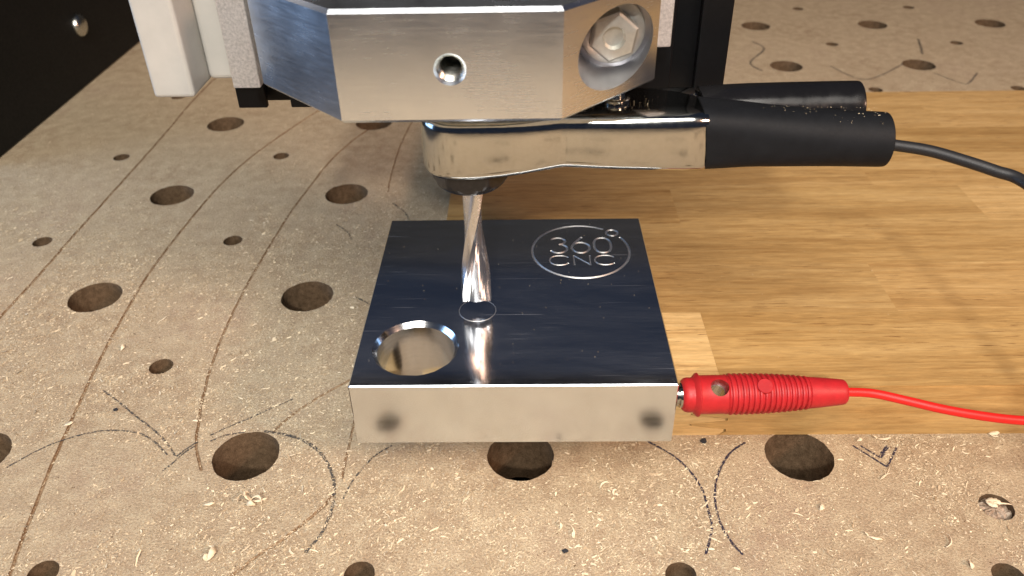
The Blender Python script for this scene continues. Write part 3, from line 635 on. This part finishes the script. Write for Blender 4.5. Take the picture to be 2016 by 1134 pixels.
def chips(name, pts, ln, wd, mat, lab=None, parent=None):
    n = len(pts); th = rng.uniform(0, 2*np.pi, n); cur = rng.normal(0, .55, n); L = ln*rng.lognormal(0, .42, n); W = wd*rng.lognormal(0, .35, n)
    tilt = np.abs(rng.normal(0, .16, n)); z0 = pts[:, 2]+.06+rng.uniform(0, .10, n)
    V = np.zeros((n, 6, 3))
    for k, s_ in enumerate((-1, 0, 1)):
        a = th+cur*s_*.5; cx_ = np.cos(th)*s_*L*.5-np.sin(th)*cur*L*.22*(s_**2); cy_ = np.sin(th)*s_*L*.5+np.cos(th)*cur*L*.22*(s_**2)
        ww = W*(.55 if s_ else 1)*.5; zz_ = z0+(s_+1)*.5*L*np.tan(tilt)*.8+(.12*W if s_ == 0 else 0)
        for m, sg in enumerate((-1, 1)):
            V[:, k*2+m, 0] = pts[:, 0]+cx_-np.sin(a)*ww*sg; V[:, k*2+m, 1] = pts[:, 1]+cy_+np.cos(a)*ww*sg; V[:, k*2+m, 2] = zz_+(.22*W*sg)
    V = V.reshape(-1, 3); b = np.arange(n)[:, None]*6
    Fq = np.concatenate([b+np.array([[0, 1, 3, 2]]), b+np.array([[2, 3, 5, 4]])], 0)
    me = bpy.data.meshes.new(name); me.vertices.add(len(V)); me.vertices.foreach_set('co', (V*S).ravel())
    me.loops.add(len(Fq)*4); me.loops.foreach_set('vertex_index', Fq.ravel().astype(np.int32)); me.polygons.add(len(Fq))
    me.polygons.foreach_set('loop_start', np.arange(len(Fq), dtype=np.int32)*4); me.polygons.foreach_set('loop_total', np.full(len(Fq), 4, np.int32)); me.update(calc_edges=True); me.validate()
    at = me.attributes.new('tone', 'FLOAT', 'POINT'); at.data.foreach_set('value', np.repeat(rng.beta(2.2, 1.6, n), 6).astype(np.float32))
    me.materials.append(mat); o = bpy.data.objects.new(name, me); C.objects.link(o)
    return o
NC = 420000
bx_ = rng.uniform(-258, 330, NC); by_ = -40+rng.beta(1.0, 2.2, NC)*430; px, py = BED(bx_, by_)
ok = rng.uniform(0, 1.3, NC) < dmask(bx_, by_)
ok &= ~((px > -27) & (py > 19.6) & (py < 235))
for x, y, r, _ in holes: ok &= np.hypot(px-x, py-y) > r+.15
pts = np.column_stack([px, py, np.full(NC, ZW)])[ok]
half = rng.uniform(0, 1, len(pts))
fine, coarse = pts[half < .9], pts[half >= .9]
o = chips('sawdust', fine, .46, .16, M['chip']); tag(o, 'fine pale sawdust scattered over the wasteboard', 'sawdust', kind='stuff')
keep = rng.uniform(0, 1, len(coarse)) < .36
o = chips('wood_chips', coarse[keep], 1.15, .32, M['chip']); tag(o, 'coarser pale wood chips strewn over the wasteboard', 'wood chips', kind='stuff')
# specks on the clamp, the sleeves, the plate and the oak
sp_ = []
for _ in range(120): x = random.uniform(46, 83); a = random.uniform(-.5, .75); sp_.append((x, 25.2-(x-45)*.03-6.3*math.sin(a)*.9, 97-(x-45)*.02+6.55*math.cos(a)))
for _ in range(90): sp_.append((random.uniform(16, 44), random.uniform(22, 33), 103.45))
for _ in range(60): sp_.append((random.uniform(-38, 38), random.uniform(2, 78), ZT))
for _ in range(90): sp_.append((random.uniform(42, 160), random.uniform(28, 120), T0+.05))
sp_ = np.array(sp_); hole_ok = np.hypot(sp_[:, 0]-HX, sp_[:, 1]-HY) > 11.6
o = chips('dust_specks', sp_[hole_ok], .17, .10, M['chip']); tag(o, 'tiny pale dust specks on the clamp, block and oak board', 'dust', kind='stuff')

# larger curled shavings, one by one
def shaving(loc, strands, label, z=0.0):
    loc = BED(*loc); z += ZW
    """strands: list of (heading, length, curl, width, rise)"""
    vs_, fs = [], []
    for hd_, L, cur, wd, rise in strands:
        x, y, a = 0.0, 0.0, hd_; n = 14; b = len(vs_)
        for i in range(n+1):
            t = i/n; tw = cur*2.2*t; ww = wd*(.35+.65*math.sin(math.pi*min(.97, max(.06, t))))*.5*random.uniform(.85, 1.15)
            zc = .25+rise*math.sin(math.pi*t*.9)+.1*math.sin(9*t)
            nx, ny = -math.sin(a)*math.cos(tw*.5), math.cos(a)*math.cos(tw*.5); nz = abs(math.sin(tw*.5))
            for s_ in (-1, 1): vs_.append((loc[0]+x+nx*ww*s_, loc[1]+y+ny*ww*s_, z+zc+nz*ww*(s_+1)))
            x += math.cos(a)*L/n; y += math.sin(a)*L/n; a += cur/n*2
        fs += [(b+2*i, b+2*i+1, b+2*i+3, b+2*i+2) for i in range(n)]
    o = mk('wood_shaving', vs_, fs, M['shaving'], None, 60, (loc[0], loc[1], z))
    s_ = o.modifiers.new('thick', 'SOLIDIFY'); s_.thickness = .06*S
    return tag(o, label, 'wood shaving', 'wood shavings on the wasteboard')
shaving((-73, 2.0), [(2.3, 4.5, 1.4, 1.8, 1.2), (.5, 4.6, -1.0, .8, 1.4), (-.6, 5.2, .8, .6, .6), (-1.9, 3.6, 1.2, 1.6, .8), (3.3, 3.4, -1.5, 1.0, 1.2), (-1.2, 4.0, -1.8, .5, .5)], 'largest ragged pale shaving with several curls, in front of the left dog hole')
shaving((-79, -17.5), [(.5, 4.6, 1.0, 1.5, .9), (2.4, 1.6, -1.2, 1.2, .4)], 'pale twisted shaving near the front edge left of centre')
shaving((-85.4, .6), [(-.2, 2.8, .4, 1.0, .3)], 'small white flake left of the largest shaving')
shaving((15.2, -10.8), [(1.2, 4.6, .7, .55, .6), (2.0, 2.0, -.8, .7, .3)], 'forked pale shaving in front of the aluminium block')
shaving((11.8, -7.8), [(.6, 2.6, 1.6, 1.0, .6)], 'rounded pale chip beside the forked shaving')
shaving((110.0, -14.0), [(.2, 5.2, 1.05, .45, .4)], 'thin hooked shaving at the right front corner')
shaving((106.2, 24.2), [(-.5, 4.4, .6, .7, .5), (1.9, 1.8, .6, 1.1, .4)], 'pale shaving lying across the drawn arrow mark')
shaving((101.6, 8.6), [(.5, 6.0, .35, .25, .3), (.8, 5.0, -.4, .22, .4), (.3, 4.6, .8, .2, .2)], 'bundle of fine straw strands under the arrow mark')
shaving((23.6, 6.0), [(1.4, 3.4, -1.0, .5, .5)], 'thin bent shaving right of the hole under the block')
shaving((27.0, 3.4), [(2.2, 2.4, -2.2, .7, .8), (.4, 1.4, -1.0, .6, .4)], 'small looped shaving right of the hole under the block')
shaving((-138.6, 31.4), [(.3, 2.8, .3, 1.1, .3)], 'pale flake lying on the long scored groove')
shaving((139.5, 26.0), [(-.25, 3.4, .4, 1.3, .4), (-1.0, 2.8, .5, .4, .2)], 'pale triangular flake against the oak board at the right')
shaving((100.0, 23.4), [(-.2, 2.0, .6, 1.0, .4)], 'short pale flake above the arrow mark by the oak board')
shaving((-136.0, 67.6), [(.8, 3.0, .9, 1.1, .6)], 'curled pale flake left of the small hole')
shaving((-129.0, 83.0), [(.9, 4.4, .2, .5, .3)], 'straw coloured splinter right of the far left dog hole')
shaving((127.4, 1.2), [(-.35, 6.2, .15, .6, .5), (-1.2, 3.0, .5, 1.4, .2), (.2, 3.6, -.6, 1.6, .1)], 'tangle of shavings clogging the small hole at the right', -.5)
shaving((91.5, -10.6), [(-.5, 3.4, .2, .8, .3), (1.6, 1.6, .5, .6, .3)], 'bent pale shaving near the right front, left of the hooked one')
shaving((113.6, -20.4), [(.9, 2.2, .8, 1.2, .5)], 'pale flake at the front edge below the hooked shaving')
shaving((81.6, -2.0), [(.4, 2.2, .6, 1.2, .4)], 'pale flake between the drawn arc and the clogged hole')
cx0, cy0 = BED(129.2, -.9); vv, ff = [(cx0, cy0, ZW-.9)], []
for q, rr in enumerate((1.2, 2.4, 3.4, 4.12)):
    for k in range(28):
        a = 2*math.pi*k/28; vv.append((cx0+rr*math.cos(a), cy0+rr*math.sin(a), ZW-1.0-.25*q+random.uniform(-.5, .45)))
ff = [(0, 1+k, 1+(k+1) % 28) for k in range(28)]+[(1+q*28+k, 1+q*28+(k+1) % 28, 1+(q+1)*28+(k+1) % 28, 1+(q+1)*28+k) for q in range(3) for k in range(28)]
o = mk('packed_debris', vv, ff, mat_core('packed_dust', (.20, .12, .07), (.56, .46, .36)), None, None, (cx0, cy0, ZW-2)); tag(o, 'packed dust filling the small clogged hole at the right', 'debris')
def black_bit(loc, r, label):
    loc = BED(*loc); n = 9; pts_ = [(loc[0]+r*random.uniform(.6, 1.2)*math.cos(2*math.pi*i/n), loc[1]+r*random.uniform(.5, 1.1)*math.sin(2*math.pi*i/n)) for i in range(n)]
    v, f = prism(pts_, ZW+.05, ZW+.5); o = mk('dark_chip', v, f, M['dark_chip'], None, None, (loc[0], loc[1], ZW)); bevel(o, .1, 1); tag(o, label, 'chip')
black_bit((55.4, 23.9), 1.15, 'black chip on the wasteboard below the red plug')
black_bit((-125.5, 38.3), .75, 'small dark chip beside the pencil line on the left')
black_bit((12.8, -14.9), .8, 'small dark chip near the front edge at centre')

# ------------------------------------------------------------------ what lies beyond the board
v, f = boxv(-2500, 2500, -2500, 2500, -420, -400); o = mk('floor', v, f, M['bench']); tag(o, kind='structure')
